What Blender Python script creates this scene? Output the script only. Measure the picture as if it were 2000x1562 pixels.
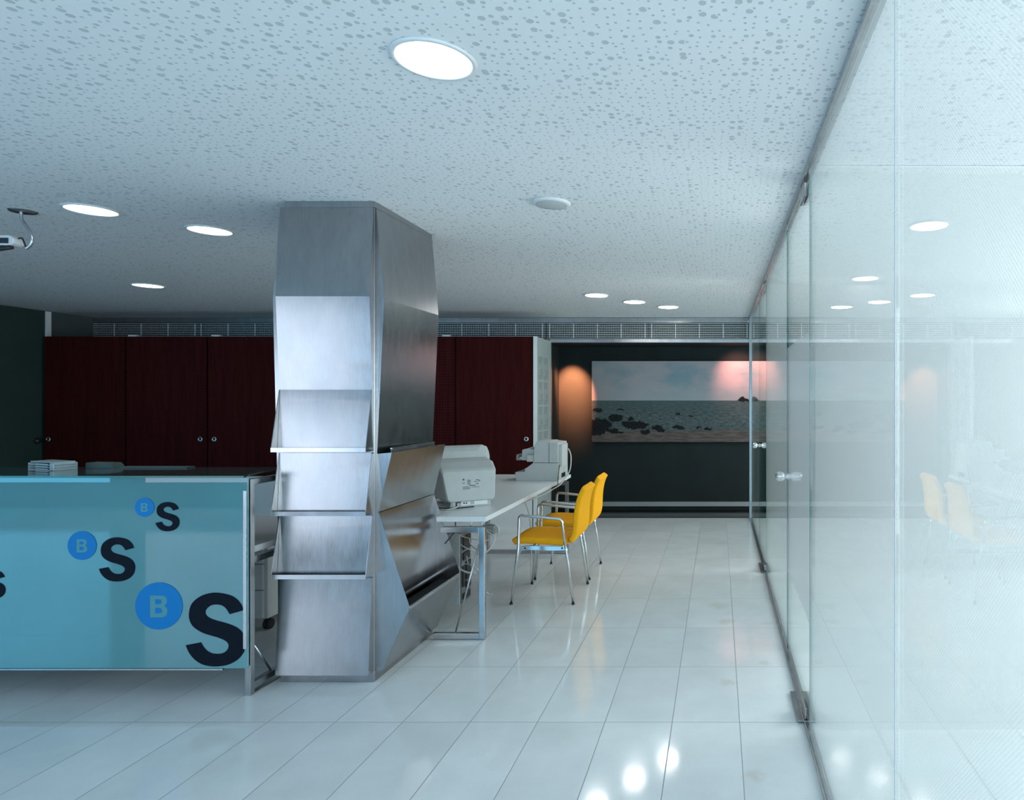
import bpy, bmesh, math, random
from mathutils import Vector, Matrix
random.seed(7)
PI = math.pi
for o in list(bpy.data.objects):
    bpy.data.objects.remove(o, do_unlink=True)
SC = bpy.context.scene
COL = SC.collection

# ------------------------------------------------------------ camera
cam_d = bpy.data.cameras.new('camera')
cam_d.sensor_width = 36.0
cam_d.lens = 36.0 * 1264 / 2000
cam_d.shift_x = -(1403 - 1000) / 2000
cam_d.shift_y = 1 / 2000
cam_d.clip_start = 0.05
cam = bpy.data.objects.new('camera', cam_d)
cam.location = (0, 0, 1.5)
cam.rotation_euler = (PI / 2, 0, 0)
COL.objects.link(cam)
SC.camera = cam

# ------------------------------------------------------------ exposure, world
SC.view_settings.view_transform = 'Standard'
SC.view_settings.look = 'None'
SC.view_settings.gamma = 1
SC.view_settings.use_curve_mapping = False
SC.view_settings.exposure = 0.56
try:
    SC.cycles.use_denoising = True
    SC.cycles.denoiser = 'OPENIMAGEDENOISE'
    SC.cycles.max_bounces = 12
    SC.cycles.transparent_max_bounces = 24
    SC.cycles.sample_clamp_indirect = 6
except Exception:
    pass
W = bpy.data.worlds.new('street_daylight')
SC.world = W
W.use_nodes = True
wn = W.node_tree
wbg = wn.nodes['Background']
wbg.inputs['Color'].default_value = (0.32, 0.70, 1.0, 1)
wbg.inputs['Strength'].default_value = 0.35

def daylight(name, x0, x1, z0, z1, y, power, color):
    """daylight entering through one window of the street front, or an added side window"""
    d = bpy.data.lights.new(name, 'AREA')
    d.shape = 'RECTANGLE'
    d.size = x1 - x0
    d.size_y = z1 - z0
    d.energy = power
    d.color = color
    o = bpy.data.objects.new(name, d)
    o.location = ((x0 + x1) / 2, y, (z0 + z1) / 2)
    o.rotation_euler = (PI / 2, 0, 0)       # -Z of the lamp looks along +Y
    COL.objects.link(o)
    return o
WINDOWS = [(-11.6, -8.5), (-8.1, -5.15), (-4.55, -2.3), (-1.9, 0.2), (0.6, 3.3)]
WPOWER = [62, 35, 22, 30, 105]
WCOL = [(0.14, 0.62, 1.0), (0.80, 0.87, 1.0), (0.12, 0.58, 1.0), (0.50, 0.80, 1.0), (0.90, 0.97, 1.0)]
FY = -2.6
for i, ((a, b), p, c) in enumerate(zip(WINDOWS, WPOWER, WCOL)):
    daylight('window_daylight', a + .05, b - .05, 0.35, 2.3, FY + 0.03, p, c)

ADDED_SIDE_WINDOWS = [(0.1, 2.7), (3.2, 5.5), (6.0, 8.0)]  # unseen windows with lamps, added to brighten the right side
for (a, b), p in zip(ADDED_SIDE_WINDOWS, (62, 85, 70)):
    o_ = daylight('added_side_daylight', a + .05, b - .05, 0.75, 2.3, 0, p, (0.90, 0.97, 1.0))
    o_.location = (3.87, (a + b) / 2, (0.75 + 2.3) / 2)
    o_.rotation_euler = (PI / 2, 0, PI / 2)

def spot(name, loc, target, power, color, size, blend, radius=0.02):
    d = bpy.data.lights.new(name, 'SPOT')
    d.energy = power; d.color = color; d.spot_size = size; d.spot_blend = blend
    d.shadow_soft_size = radius
    o = bpy.data.objects.new(name, d)
    o.location = loc
    v = Vector(target) - Vector(loc)
    o.rotation_euler = v.to_track_quat('-Z', 'Y').to_euler()
    COL.objects.link(o)
spot('niche_spotlight', (-2.03, 8.42, 2.22), (-2.01, 8.9, 1.68), 700, (1, 0.28, 0.12), math.radians(50), 0.95)
spot('niche_spotlight', (0.27, 8.38, 2.22), (0.27, 8.9, 1.86), 46, (1, 0.36, 0.27), math.radians(70), 1.0)

# ------------------------------------------------------------ materials
def newmat(name):
    m = bpy.data.materials.new(name)
    m.use_nodes = True
    return m, m.node_tree.nodes, m.node_tree.links, m.node_tree.nodes['Principled BSDF']

def pmat(name, col, rough=0.5, metal=0.0, spec=0.5, noise=0.0, nscale=20, emit=None, estr=0, coat=0, trans=0, bump=0, bscale=300):
    m, n, l, b = newmat(name)
    b.inputs['Base Color'].default_value = (*col, 1)
    b.inputs['Roughness'].default_value = rough
    b.inputs['Metallic'].default_value = metal
    b.inputs['Specular IOR Level'].default_value = spec
    b.inputs['Coat Weight'].default_value = coat
    b.inputs['Coat Roughness'].default_value = 0.05
    b.inputs['Transmission Weight'].default_value = trans
    if emit:
        b.inputs['Emission Color'].default_value = (*emit, 1)
        b.inputs['Emission Strength'].default_value = estr
    tc = n.new('ShaderNodeTexCoord')
    if noise:
        t = n.new('ShaderNodeTexNoise'); t.inputs['Scale'].default_value = nscale
        t.inputs['Detail'].default_value = 4
        l.new(tc.outputs['Object'], t.inputs['Vector'])
        r = n.new('ShaderNodeMapRange')
        r.inputs['From Min'].default_value = 0.3; r.inputs['From Max'].default_value = 0.7
        r.inputs['To Min'].default_value = 1 - noise; r.inputs['To Max'].default_value = 1 + noise
        l.new(t.outputs['Fac'], r.inputs['Value'])
        v = n.new('ShaderNodeVectorMath'); v.operation = 'SCALE'
        v.inputs[0].default_value = col
        l.new(r.outputs[0], v.inputs['Scale'])
        l.new(v.outputs[0], b.inputs['Base Color'])
    if bump:
        t2 = n.new('ShaderNodeTexNoise'); t2.inputs['Scale'].default_value = bscale
        l.new(tc.outputs['Object'], t2.inputs['Vector'])
        bp = n.new('ShaderNodeBump'); bp.inputs['Strength'].default_value = bump
        bp.inputs['Distance'].default_value = 0.002
        l.new(t2.outputs['Fac'], bp.inputs['Height'])
        l.new(bp.outputs[0], b.inputs['Normal'])
    return m

class G:
    """small node-graph helper"""
    def __init__(s, m): s.n = m.node_tree.nodes; s.l = m.node_tree.links
    def put(s, sock, v):
        if v is None: return
        if hasattr(v, 'is_output') or isinstance(v, bpy.types.NodeSocket): s.l.new(v, sock)
        else: sock.default_value = v
    def math(s, op, a, b=None, c=None, clamp=False):
        k = s.n.new('ShaderNodeMath'); k.operation = op; k.use_clamp = clamp
        s.put(k.inputs[0], a); s.put(k.inputs[1], b); s.put(k.inputs[2], c)
        return k.outputs[0]
    def vec(s, op, a, b=None, sc=None):
        k = s.n.new('ShaderNodeVectorMath'); k.operation = op
        s.put(k.inputs[0], a); s.put(k.inputs[1], b)
        if sc is not None: s.put(k.inputs['Scale'], sc)
        return k.outputs['Value'] if op in ('LENGTH', 'DOT_PRODUCT', 'DISTANCE') else k.outputs[0]
    def sep(s, v):
        k = s.n.new('ShaderNodeSeparateXYZ'); s.l.new(v, k.inputs[0]); return k.outputs
    def comb(s, x=0.0, y=0.0, z=0.0):
        k = s.n.new('ShaderNodeCombineXYZ'); s.put(k.inputs[0], x); s.put(k.inputs[1], y); s.put(k.inputs[2], z); return k.outputs[0]
    def obj(s): return s.n.new('ShaderNodeTexCoord').outputs['Object']
    def noise(s, v, scale=5.0, detail=3.0, rough=0.5, out='Fac'):
        k = s.n.new('ShaderNodeTexNoise'); s.l.new(v, k.inputs['Vector'])
        k.inputs['Scale'].default_value = scale; k.inputs['Detail'].default_value = detail; k.inputs['Roughness'].default_value = rough
        return k.outputs[out]
    def vor(s, v, scale=5.0, rnd=1.0):
        k = s.n.new('ShaderNodeTexVoronoi'); s.l.new(v, k.inputs['Vector'])
        k.inputs['Scale'].default_value = scale; k.inputs['Randomness'].default_value = rnd
        k.voronoi_dimensions = '2D'
        return k.outputs['Distance'], k.outputs['Color']
    def mix(s, f, a, b):
        k = s.n.new('ShaderNodeMix'); k.data_type = 'RGBA'
        s.put(k.inputs[0], f)
        s.put(k.inputs[6], (*a, 1) if isinstance(a, tuple) else a)
        s.put(k.inputs[7], (*b, 1) if isinstance(b, tuple) else b)
        return k.outputs[2]
    def rng(s, v, a, b, c, d, smooth=False):
        k = s.n.new('ShaderNodeMapRange'); s.put(k.inputs['Value'], v)
        if smooth: k.interpolation_type = 'SMOOTHSTEP'
        for nm, x in (('From Min', a), ('From Max', b), ('To Min', c), ('To Max', d)): s.put(k.inputs[nm], x)
        return k.outputs[0]
    def bump(s, h, strength=0.3, dist=0.002):
        k = s.n.new('ShaderNodeBump'); k.inputs['Strength'].default_value = strength; k.inputs['Distance'].default_value = dist
        s.l.new(h, k.inputs['Height']); return k.outputs[0]

def steel(name, col=(0.56, 0.565, 0.58), rough=0.27, axis='z', patch=0.05):
    m, n, l, b = newmat(name)
    g = G(m)
    co = g.obj()
    st = {'z': (260, 260, 3), 'x': (3, 260, 260), 'y': (260, 3, 260)}[axis]
    fine = g.noise(g.vec('MULTIPLY', co, st), 1.0, 2)
    big = g.noise(g.vec('MULTIPLY', co, (1, 1, 0.6)), 5.0, 4, 0.6)
    sm = g.noise(g.vec('MULTIPLY', co, (6, 6, 2.2)), 3.0, 4, 0.65)
    r = g.math('ADD', g.rng(big, 0.3, 0.7, rough - patch * .6, rough + patch), g.rng(fine, 0.3, 0.7, -0.015, 0.015))
    r = g.math('ADD', r, g.rng(sm, 0.3, 0.75, -0.015, 0.03), clamp=True)
    l.new(r, b.inputs['Roughness'])
    f = g.math('MULTIPLY', g.rng(fine, 0.25, 0.75, 0.93, 1.05), g.rng(sm, 0.3, 0.7, 0.90, 1.06))
    l.new(g.vec('SCALE', col, None, f), b.inputs['Base Color'])
    b.inputs['Metallic'].default_value = 1
    b.inputs['Anisotropic'].default_value = 0.3
    
    return m

def mat_ceiling():
    m, n, l, b = newmat('perforated_white_plasterboard')
    g = G(m); co = g.obj()
    v = g.comb(g.sep(co)[0], g.sep(co)[1], 0.0)
    d, c = g.vor(v, 31.0, 0.68)
    cr = g.sep(c)[0]
    rad = g.math('ADD', 0.125, g.math('ADD', g.math('MULTIPLY', g.math('GREATER_THAN', cr, 0.72), 0.09), g.math('MULTIPLY', g.math('GREATER_THAN', cr, 0.88), 0.11)))
    e = g.math('SUBTRACT', d, rad)
    hole = g.rng(e, -0.02, 0.015, 1.0, 0.0)
    col = g.mix(hole, (0.80, 0.81, 0.82), (0.55, 0.57, 0.59))
    l.new(col, b.inputs['Base Color'])
    l.new(g.bump(g.math('SUBTRACT', 1.0, hole), 0.6, 0.004), b.inputs['Normal'])
    b.inputs['Roughness'].default_value = 0.9
    b.inputs['Specular IOR Level'].default_value = 0.1
    return m

TW, TL, TX0, TY0 = 0.3144, 0.6276, 0.099, 3.019
def mat_floor():
    m, n, l, b = newmat('polished_white_marble_tiles')
    g = G(m); co = g.obj(); x, y, z = g.sep(co)
    gx = g.math('PINGPONG', g.math('SUBTRACT', x, TX0), TW / 2)
    gy = g.math('PINGPONG', g.math('SUBTRACT', y, TY0), TL / 2)
    dmin = g.math('MINIMUM', gx, gy)
    grout = g.rng(dmin, 0.0010, 0.0026, 1.0, 0.0)
    ix = g.math('FLOOR', g.math('DIVIDE', g.math('SUBTRACT', x, TX0), TW))
    iy = g.math('FLOOR', g.math('DIVIDE', g.math('SUBTRACT', y, TY0), TL))
    wn_ = n.new('ShaderNodeTexWhiteNoise'); wn_.noise_dimensions = '2D'
    l.new(g.comb(ix, iy, 0.0), wn_.inputs['Vector'])
    rv = wn_.outputs['Value']
    off = g.vec('ADD', co, g.vec('SCALE', wn_.outputs['Color'], None, 7.0))
    cloud = g.noise(off, 3.5, 5, 0.6)
    grain = g.noise(co, 160.0, 3, 0.6)
    f = g.math('MULTIPLY', g.rng(cloud, 0.3, 0.7, 0.93, 1.04), g.rng(rv, 0, 1, 0.95, 1.03))
    f = g.math('MULTIPLY', f, g.rng(grain, 0.25, 0.75, 0.96, 1.03))
    col = g.vec('SCALE', (0.74, 0.765, 0.77), None, f)
    stain_n = g.noise(g.vec('ADD', co, (3.1, 5.7, 0)), 2.1, 3, 0.55)
    right = g.rng(x, -0.5, 0.1, 0.0, 1.0)
    stain = g.math('MULTIPLY', g.rng(stain_n, 0.62, 0.74, 0.0, 0.45), right)
    for (sx, sy, sr) in ((0.005, 4.72, 0.10), (0.06, 4.40, 0.08), (0.26, 3.70, 0.05), (0.05, 3.45, 0.06), (0.14, 2.60, 0.06), (0.2, 6.2, 0.05)):
        dd = g.vec('LENGTH', g.vec('SUBTRACT', g.vec('ADD', co, g.vec('SCALE', g.vec('SUBTRACT', g.noise(co, 14.0, 3, 0.6, 'Color'), (.5, .5, .5)), None, 0.12)), (sx, sy, 0)))
        stain = g.math('MAXIMUM', stain, g.rng(dd, sr * .2, sr, 0.42, 0.0, True))
    col = g.mix(stain, col, (0.60, 0.53, 0.45))
    col = g.mix(grout, col, (0.28, 0.30, 0.30))
    l.new(col, b.inputs['Base Color'])
    rr = g.math('ADD', g.rng(cloud, 0.3, 0.7, 0.06, 0.12), g.math('MULTIPLY', grout, 0.4))
    l.new(rr, b.inputs['Roughness'])
    b.inputs['Specular IOR Level'].default_value = 0.5
    h = g.math('ADD', g.math('MULTIPLY', grout, -1.0), g.math('MULTIPLY', cloud, 0.10))
    l.new(g.bump(h, 0.25, 0.0015), b.inputs['Normal'])
    return m

def mat_perf(name, col, pitch, diag, plane='xz'):
    m, n, l, b = newmat(name)
    g = G(m); co = g.obj(); x, y, z = g.sep(co)
    u = x if plane == 'xz' else y
    if diag:
        k = 0.7071
        a = g.math('MULTIPLY', g.math('ADD', u, z), k); c = g.math('MULTIPLY', g.math('SUBTRACT', z, u), k)
        p2 = pitch * k
    else:
        a, c, p2 = u, z, pitch
    dx = g.math('PINGPONG', a, p2 / 2); dz = g.math('PINGPONG', c, p2 / 2)
    d = g.math('SQRT', g.math('ADD', g.math('MULTIPLY', dx, dx), g.math('MULTIPLY', dz, dz)))
    hole = g.rng(d, 0.0044, 0.0064, 1.0, 0.0)
    gr = g.noise(g.vec('MULTIPLY', co, (14, 14, 1.2)), 2.0, 4, 0.6)
    base = g.vec('SCALE', col, None, g.rng(gr, 0.3, 0.7, 0.8, 1.25))
    l.new(g.mix(hole, base, (0.006, 0.002, 0.002)), b.inputs['Base Color'])
    b.inputs['Roughness'].default_value = 0.6
    b.inputs['Specular IOR Level'].default_value = 0.03
    l.new(g.bump(g.math('SUBTRACT', 1.0, hole), 0.6, 0.003), b.inputs['Normal'])
    return m

def mat_glass(name, tint=(0.95, 0.97, 0.965), film=0.0, dots=False, filmcol=(0.70, 0.70, 0.70), z0=None, z1=None, axis='yz', trans=0.10, grough=0.0):
    """clear pane: each face reflects by Fresnel, the rest passes through; an optional printed white film lies on it"""
    m, n, l, b = newmat(name); n.remove(b)
    g = G(m); out = n['Material Output']
    tr = n.new('ShaderNodeBsdfTransparent'); tr.inputs[0].default_value = (*tint, 1)
    gl = n.new('ShaderNodeBsdfGlossy'); gl.inputs['Roughness'].default_value = grough; gl.inputs['Color'].default_value = (0.95, 0.98, 0.97, 1)
    fr = n.new('ShaderNodeFresnel'); fr.inputs['IOR'].default_value = 1.5
    geo = n.new('ShaderNodeNewGeometry')
    # same reflectance from inside and outside of the pane
    # (backfaces would otherwise give total internal reflection)
    ior = g.rng(geo.outputs['Backfacing'], 0, 1, 1.5, 1 / 1.5)
    l.new(ior, fr.inputs['IOR'])
    fac = fr.outputs[0]
    body = tr.outputs[0]
    if film > 0:
        df = n.new('ShaderNodeBsdfDiffuse'); df.inputs['Color'].default_value = (*filmcol, 1)
        tl = n.new('ShaderNodeBsdfTranslucent'); tl.inputs['Color'].default_value = (*filmcol, 1)
        ms = n.new('ShaderNodeMixShader'); ms.inputs[0].default_value = trans
        l.new(df.outputs[0], ms.inputs[1]); l.new(tl.outputs[0], ms.inputs[2])
        mx = n.new('ShaderNodeMixShader')
        f = film
        co = g.obj(); x, y, z = g.sep(co)
        if dots:
            p = 0.0062
            u = y if axis == 'yz' else x
            k = 0.7071
            a = g.math('MULTIPLY', g.math('ADD', u, z), k); c = g.math('MULTIPLY', g.math('SUBTRACT', z, u), k)
            dx = g.math('PINGPONG', a, p / 2); dz = g.math('PINGPONG', c, p / 2)
            d = g.math('SQRT', g.math('ADD', g.math('MULTIPLY', dx, dx), g.math('MULTIPLY', dz, dz)))
            f = g.math('MULTIPLY', g.rng(d, 0.0014, 0.0030, 0.55, 1.15), film)
        if z0 is not None:
            s = g.math('MULTIPLY', g.math('GREATER_THAN', z, z0), g.math('LESS_THAN', z, z1))
            f = g.math('MULTIPLY', s, f)
        g.put(mx.inputs[0], f)
        l.new(ms.outputs[0], mx.inputs[2])
    mm = n.new('ShaderNodeMixShader')
    l.new(fac, mm.inputs[0]); l.new(body, mm.inputs[1]); l.new(gl.outputs[0], mm.inputs[2])
    last = mm.outputs[0]
    if film > 0:
        l.new(last, mx.inputs[1]); last = mx.outputs[0]
    l.new(last, out.inputs['Surface'])
    return m

M = {}
M['ceiling'] = mat_ceiling()
M['floor'] = mat_floor()
M['steel'] = steel('brushed_stainless_steel')
M['steel_y'] = steel('brushed_steel_long', rough=0.22, axis='y', patch=.04)
M['steel_x'] = steel('brushed_steel_across', rough=0.20, axis='x', patch=.04)
M['steel_col'] = steel('worn_satin_steel_sheet', col=(0.385, 0.388, 0.40), rough=0.21, patch=.03)
M['steel_dark'] = steel('darker_pickled_steel', col=(0.36, 0.37, 0.38), rough=0.3)
M['chrome'] = pmat('chromed_tube', (0.72, 0.74, 0.75), 0.10, 1.0)
M['red'] = mat_perf('dark_red_perforated_wood', (0.055, 0.0085, 0.008), 0.0335, True)
M['red_sq'] = mat_perf('dark_red_square_perforated_wood', (0.053, 0.0085, 0.009), 0.033, False)
M['red_edge'] = pmat('dark_red_lacquer_edge', (0.05, 0.008, 0.010), 0.4)
M['white_edge'] = pmat('white_laminate', (0.78, 0.80, 0.80), 0.45, noise=.02)
M['shaded_board'] = pmat('shaded_white_laminate', (0.34, 0.385, 0.375), 0.5, noise=.04)  # side of the white end panel, its shade put into the grey
M['desk_white'] = pmat('white_desk_laminate', (0.74, 0.76, 0.76), 0.32, noise=.03, nscale=60, bump=.05)
M['green_wall'] = pmat('dark_green_paint', (0.014, 0.036, 0.032), 0.6, noise=.12, nscale=3)
M['grey_wall'] = pmat('grey_green_paint', (0.08, 0.10, 0.10), 0.6, noise=.06, nscale=3)
M['white_wall'] = pmat('white_wall_paint', (0.62, 0.64, 0.64), 0.7, noise=.03, nscale=3)
M['black_wall'] = pmat('blackish_green_wall_paint', (0.012, 0.019, 0.019), 0.75, spec=.2, noise=.10, nscale=4)
M['black_floor'] = pmat('black_polished_stone', (0.008, 0.009, 0.009), 0.16, noise=.3, nscale=9)
M['dark'] = pmat('black_void', (0.006, 0.007, 0.007), 0.8)
M['slat'] = pmat('pale_grey_aluminium_slat', (0.78, 0.80, 0.80), 0.4, 0.2)
M['plastic'] = pmat('light_grey_office_plastic', (0.47, 0.49, 0.48), 0.5, noise=.03, bump=.08, bscale=600)
M['plastic_dk'] = pmat('mid_grey_office_plastic', (0.26, 0.28, 0.28), 0.5)
M['case'] = pmat('computer_case_grey', (0.42, 0.45, 0.46), 0.42, noise=.03)
M['black_plastic'] = pmat('black_plastic', (0.012, 0.012, 0.013), 0.4)
M['rubber'] = pmat('black_rubber', (0.02, 0.02, 0.02), 0.7)
M['cable_w'] = pmat('off_white_cable', (0.50, 0.50, 0.46), 0.5)
M['cable_b'] = pmat('black_cable', (0.015, 0.02, 0.02), 0.5)
M['yellow'] = pmat('yellow_upholstery', (0.95, 0.42, 0.010), 0.85, spec=.2, noise=.06, nscale=90, bump=.25, bscale=900)
M['yellow_side'] = M['yellow']
M['lamp'] = pmat('lamp_diffuser', (0.9, 0.9, 0.9), 0.5, emit=(1, 0.98, 0.95), estr=6)
M['lamp_bright'] = pmat('bright_lamp_diffuser', (0.9, 0.9, 0.9), 0.5, emit=(1, 0.98, 0.95), estr=24)
M['white_metal'] = pmat('white_enamelled_metal', (0.72, 0.74, 0.75), 0.4)
M['ink_blue'] = pmat('bright_blue_vinyl', (0.008, 0.19, 0.50), 0.5, spec=.2)
M['ink_navy'] = pmat('navy_black_vinyl', (0.004, 0.007, 0.014), 0.6, spec=.12, noise=.2, nscale=60)
M['teal_letter'] = pmat('teal_letter_vinyl', (0.10, 0.30, 0.34), 0.5, spec=.2)
M['paper'] = pmat('white_paper', (0.70, 0.72, 0.71), 0.8)
M['frost'] = pmat('frosted_acrylic', (0.55, 0.66, 0.68), 0.3, noise=.05, trans=.25)
M['pad'] = pmat('dark_grey_green_pad', (0.055, 0.085, 0.080), 0.5)
M['glass_edge'] = pmat('green_glass_edge', (0.03, 0.16, 0.14), 0.15)
M['print'] = pmat('printed_ink', (0.08, 0.09, 0.09), 0.6)
M['clear'] = mat_glass('clear_green_glass')
M['film_heavy'] = mat_glass('glass_with_white_dot_film', film=0.235, dots=True)
M['film_mid'] = mat_glass('glass_with_pale_film', film=0.2, tint=(.90, .95, .94))
M['film_light'] = mat_glass('glass_with_thin_film', film=0.05, tint=(.88, .95, .94))
M['film_door'] = mat_glass('door_glass_with_film_band', film=0.42, z0=0.5, z1=1.81)
M['film_part'] = mat_glass('frosted_partition_glass', film=0.32, axis='xz', grough=0.5)
M['film_part2'] = mat_glass('lightly_frosted_partition_glass', film=0.36, axis='xz', grough=0.4)
M['counter_glass'] = None

def mat_counter():
    m, n, l, b = newmat('teal_backpainted_glass')
    g = G(m); co = g.obj()
    nz = g.noise(co, 1.3, 2)
    l.new(g.vec('SCALE', (0.075, 0.245, 0.27), None, g.rng(nz, .3, .7, .9, 1.12)), b.inputs['Base Color'])
    b.inputs['Roughness'].default_value = 0.5
    b.inputs['Coat Weight'].default_value = 1.0
    b.inputs['Coat Roughness'].default_value = 0.01
    b.inputs['Coat IOR'].default_value = 1.6
    return m
M['counter_glass'] = mat_counter()
M['top_glass'] = pmat('dark_green_glass_top', (0.05, 0.10, 0.095), 0.12, coat=.6)

def mat_text_sheet():
    m, n, l, b = newmat('notice_sheet_print')
    g = G(m); co = g.obj(); x, y, z = g.sep(co)
    line = g.math('LESS_THAN', g.math('PINGPONG', z, 0.009), 0.0035)
    words = g.math('GREATER_THAN', g.noise(g.vec('MULTIPLY', co, (1, 90, 110)), 1.0, 2), 0.47)
    blocks = g.math('GREATER_THAN', g.noise(g.vec('MULTIPLY', co, (1, 5, 9)), 1.0, 1), 0.42)
    f = g.math('MULTIPLY', g.math('MULTIPLY', line, words), blocks)
    l.new(g.mix(g.math('MULTIPLY', f, 0.8), (0.30, 0.34, 0.335), (0.06, 0.08, 0.08)), b.inputs['Base Color'])
    b.inputs['Roughness'].default_value = 0.8
    return m
M['sheet'] = mat_text_sheet()

def mat_sea():
    """colour seascape print: sky, sea with swell and surf, rocks, wet sand (metres from the lower left corner)"""
    m, n, l, b = newmat('seascape_print')
    g = G(m); co = g.obj(); x, y, z = g.sep(co)
    uv = g.comb(x, z, 0.0)
    # sky
    c1 = g.noise(g.vec('MULTIPLY', uv, (1.1, 2.2, 1)), 1.8, 4, 0.55)
    sky = g.mix(g.rng(c1, .34, .55, 0, 1), (0.15, 0.235, 0.275), (0.28, 0.28, 0.30))
    sky = g.mix(g.rng(z, .57, .85, 0.75, 0.0), sky, (0.27, 0.30, 0.315))
    left = g.math('MULTIPLY', g.rng(x, .05, .6, .7, 0), g.rng(z, .7, 1.1, 1, .3))
    sky = g.mix(left, sky, (0.25, 0.24, 0.25))
    # sea
    wv = g.noise(g.vec('MULTIPLY', uv, (6, 34, 1)), 2.2, 5, 0.65)
    sea = g.mix(g.rng(wv, .35, .68, 0, 1), (0.022, 0.044, 0.046), (0.10, 0.125, 0.125))
    sea = g.mix(g.rng(z, .40, .57, 0, .6), sea, (0.055, 0.09, 0.095))
    fo = g.noise(g.vec('MULTIPLY', uv, (9, 26, 1)), 2.6, 6, 0.75)
    foam = g.math('MULTIPLY', g.rng(fo, .56, .66, 0, 1), g.math('MULTIPLY', g.rng(z, .17, .25, .4, 1), g.rng(z, .33, .45, 1, 0)))
    sea = g.mix(g.math('MULTIPLY', foam, .7), sea, (0.30, 0.33, 0.33))
    # sand
    shore = g.math('ADD', 0.16, g.math('MULTIPLY', g.math('SUBTRACT', g.noise(g.vec('MULTIPLY', uv, (2, 0, 0)), 1.0, 4), .5), .09))
    sn = g.noise(g.vec('MULTIPLY', uv, (3, 22, 1)), 2.0, 5)
    sand = g.mix(g.rng(sn, .4, .6, 0, 1), (0.07, 0.058, 0.052), (0.115, 0.095, 0.085))
    base = g.mix(g.rng(z, 0.566, 0.570, 0, 1), sea, sky)
    issand = g.rng(g.math('SUBTRACT', z, shore), -.008, .008, 1, 0)
    base = g.mix(issand, base, sand)
    # rocks
    warp = g.vec('SCALE', g.vec('SUBTRACT', g.noise(uv, 16.0, 5, .6, 'Color'), (.5, .5, .5)), None, 0.12)
    p = g.vec('ADD', uv, g.vec('MULTIPLY', warp, (1, .8, 0)))
    K = 0.001263
    acc = None
    for (cx, cy, hw, hh) in ((155, 618, 52, 22), (350, 700, 78, 40), (180, 770, 130, 66), (140, 850, 105, 38), (515, 708, 38, 18),
                             (560, 775, 150, 42), (470, 760, 60, 34), (310, 835, 75, 20), (665, 848, 62, 26), (800, 808, 58, 28),
                             (835, 838, 48, 16), (1035, 802, 64, 19), (1025, 660, 28, 18), (1170, 675, 28, 11), (1350, 822, 44, 17),
                             (400, 610, 40, 9), (1250, 802, 32, 11), (1740, 498, 60, 20), (1800, 506, 130, 9), (390, 852, 66, 12)):
        c = ((cx - 92) * K, (960 - cy) * K, 0)
        d = g.vec('LENGTH', g.vec('MULTIPLY', g.vec('SUBTRACT', p, c), (1 / (hw * K), 1 / (hh * K), 0)))
        acc = d if acc is None else g.math('MINIMUM', acc, d)
    rock = g.rng(acc, .92, 1.08, 1, 0)
    rn = g.noise(uv, 40.0, 4, .7)
    base = g.mix(rock, base, g.mix(g.rng(rn, .4, .7, 0, 1), (0.002, 0.003, 0.004), (0.018, 0.02, 0.02)))
    l.new(base, b.inputs['Base Color'])
    b.inputs['Roughness'].default_value = 0.55
    b.inputs['Specular IOR Level'].default_value = 0.15
    return m
M['sea'] = mat_sea()

# ------------------------------------------------------------ mesh helpers
def NB(): return bmesh.new()

def bx(bm, x0, x1, y0, y1, z0, z1):
    vs = [bm.verts.new(p) for p in ((x0, y0, z0), (x1, y0, z0), (x1, y1, z0), (x0, y1, z0), (x0, y0, z1), (x1, y0, z1), (x1, y1, z1), (x0, y1, z1))]
    for f in ((3, 2, 1, 0), (4, 5, 6, 7), (0, 1, 5, 4), (1, 2, 6, 5), (2, 3, 7, 6), (3, 0, 4, 7)):
        bm.faces.new([vs[i] for i in f])
    return bm

def hull8(bm, a, b):
    """a, b: two quads (lists of 4 points) joined into one solid"""
    va = [bm.verts.new(p) for p in a]; vb = [bm.verts.new(p) for p in b]
    k = len(va)
    bm.faces.new(va[::-1]); bm.faces.new(vb)
    for i in range(k):
        bm.faces.new([va[i], va[(i + 1) % k], vb[(i + 1) % k], vb[i]])
    return bm

def prism(bm, pts, a0, a1, axis='y'):
    """extrude a 2D outline; axis y: pts are (x,z), axis x: (y,z), axis z: (x,y)"""
    def mk(p, a):
        return {'y': (p[0], a, p[1]), 'x': (a, p[0], p[1]), 'z': (p[0], p[1], a)}[axis]
    return hull8(bm, [mk(p, a0) for p in pts], [mk(p, a1) for p in pts])

def cat(pts, n=8, closed=False):
    P = [Vector(p) for p in pts]
    out = []
    N = len(P)
    for i in range(N if closed else N - 1):
        p0 = P[(i - 1) % N] if closed or i > 0 else P[0]
        p1 = P[i]; p2 = P[(i + 1) % N]
        p3 = P[(i + 2) % N] if closed or i + 2 < N else P[-1]
        for k in range(n):
            t = k / n
            out.append(0.5 * ((2 * p1) + (-p0 + p2) * t + (2 * p0 - 5 * p1 + 4 * p2 - p3) * t * t + (-p0 + 3 * p1 - 3 * p2 + p3) * t ** 3))
    if not closed: out.append(P[-1])
    return out

def fillet(pts, r, n=6):
    P = [Vector(p) for p in pts]; out = [P[0]]
    for i in range(1, len(P) - 1):
        a = (P[i - 1] - P[i]); b = (P[i + 1] - P[i])
        ra = min(r, a.length * .48, b.length * .48)
        s = P[i] + a.normalized() * ra; e = P[i] + b.normalized() * ra
        for k in range(n + 1):
            t = k / n
            out.append((1 - t) ** 2 * s + 2 * t * (1 - t) * P[i] + t * t * e)
    out.append(P[-1]); return out

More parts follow.
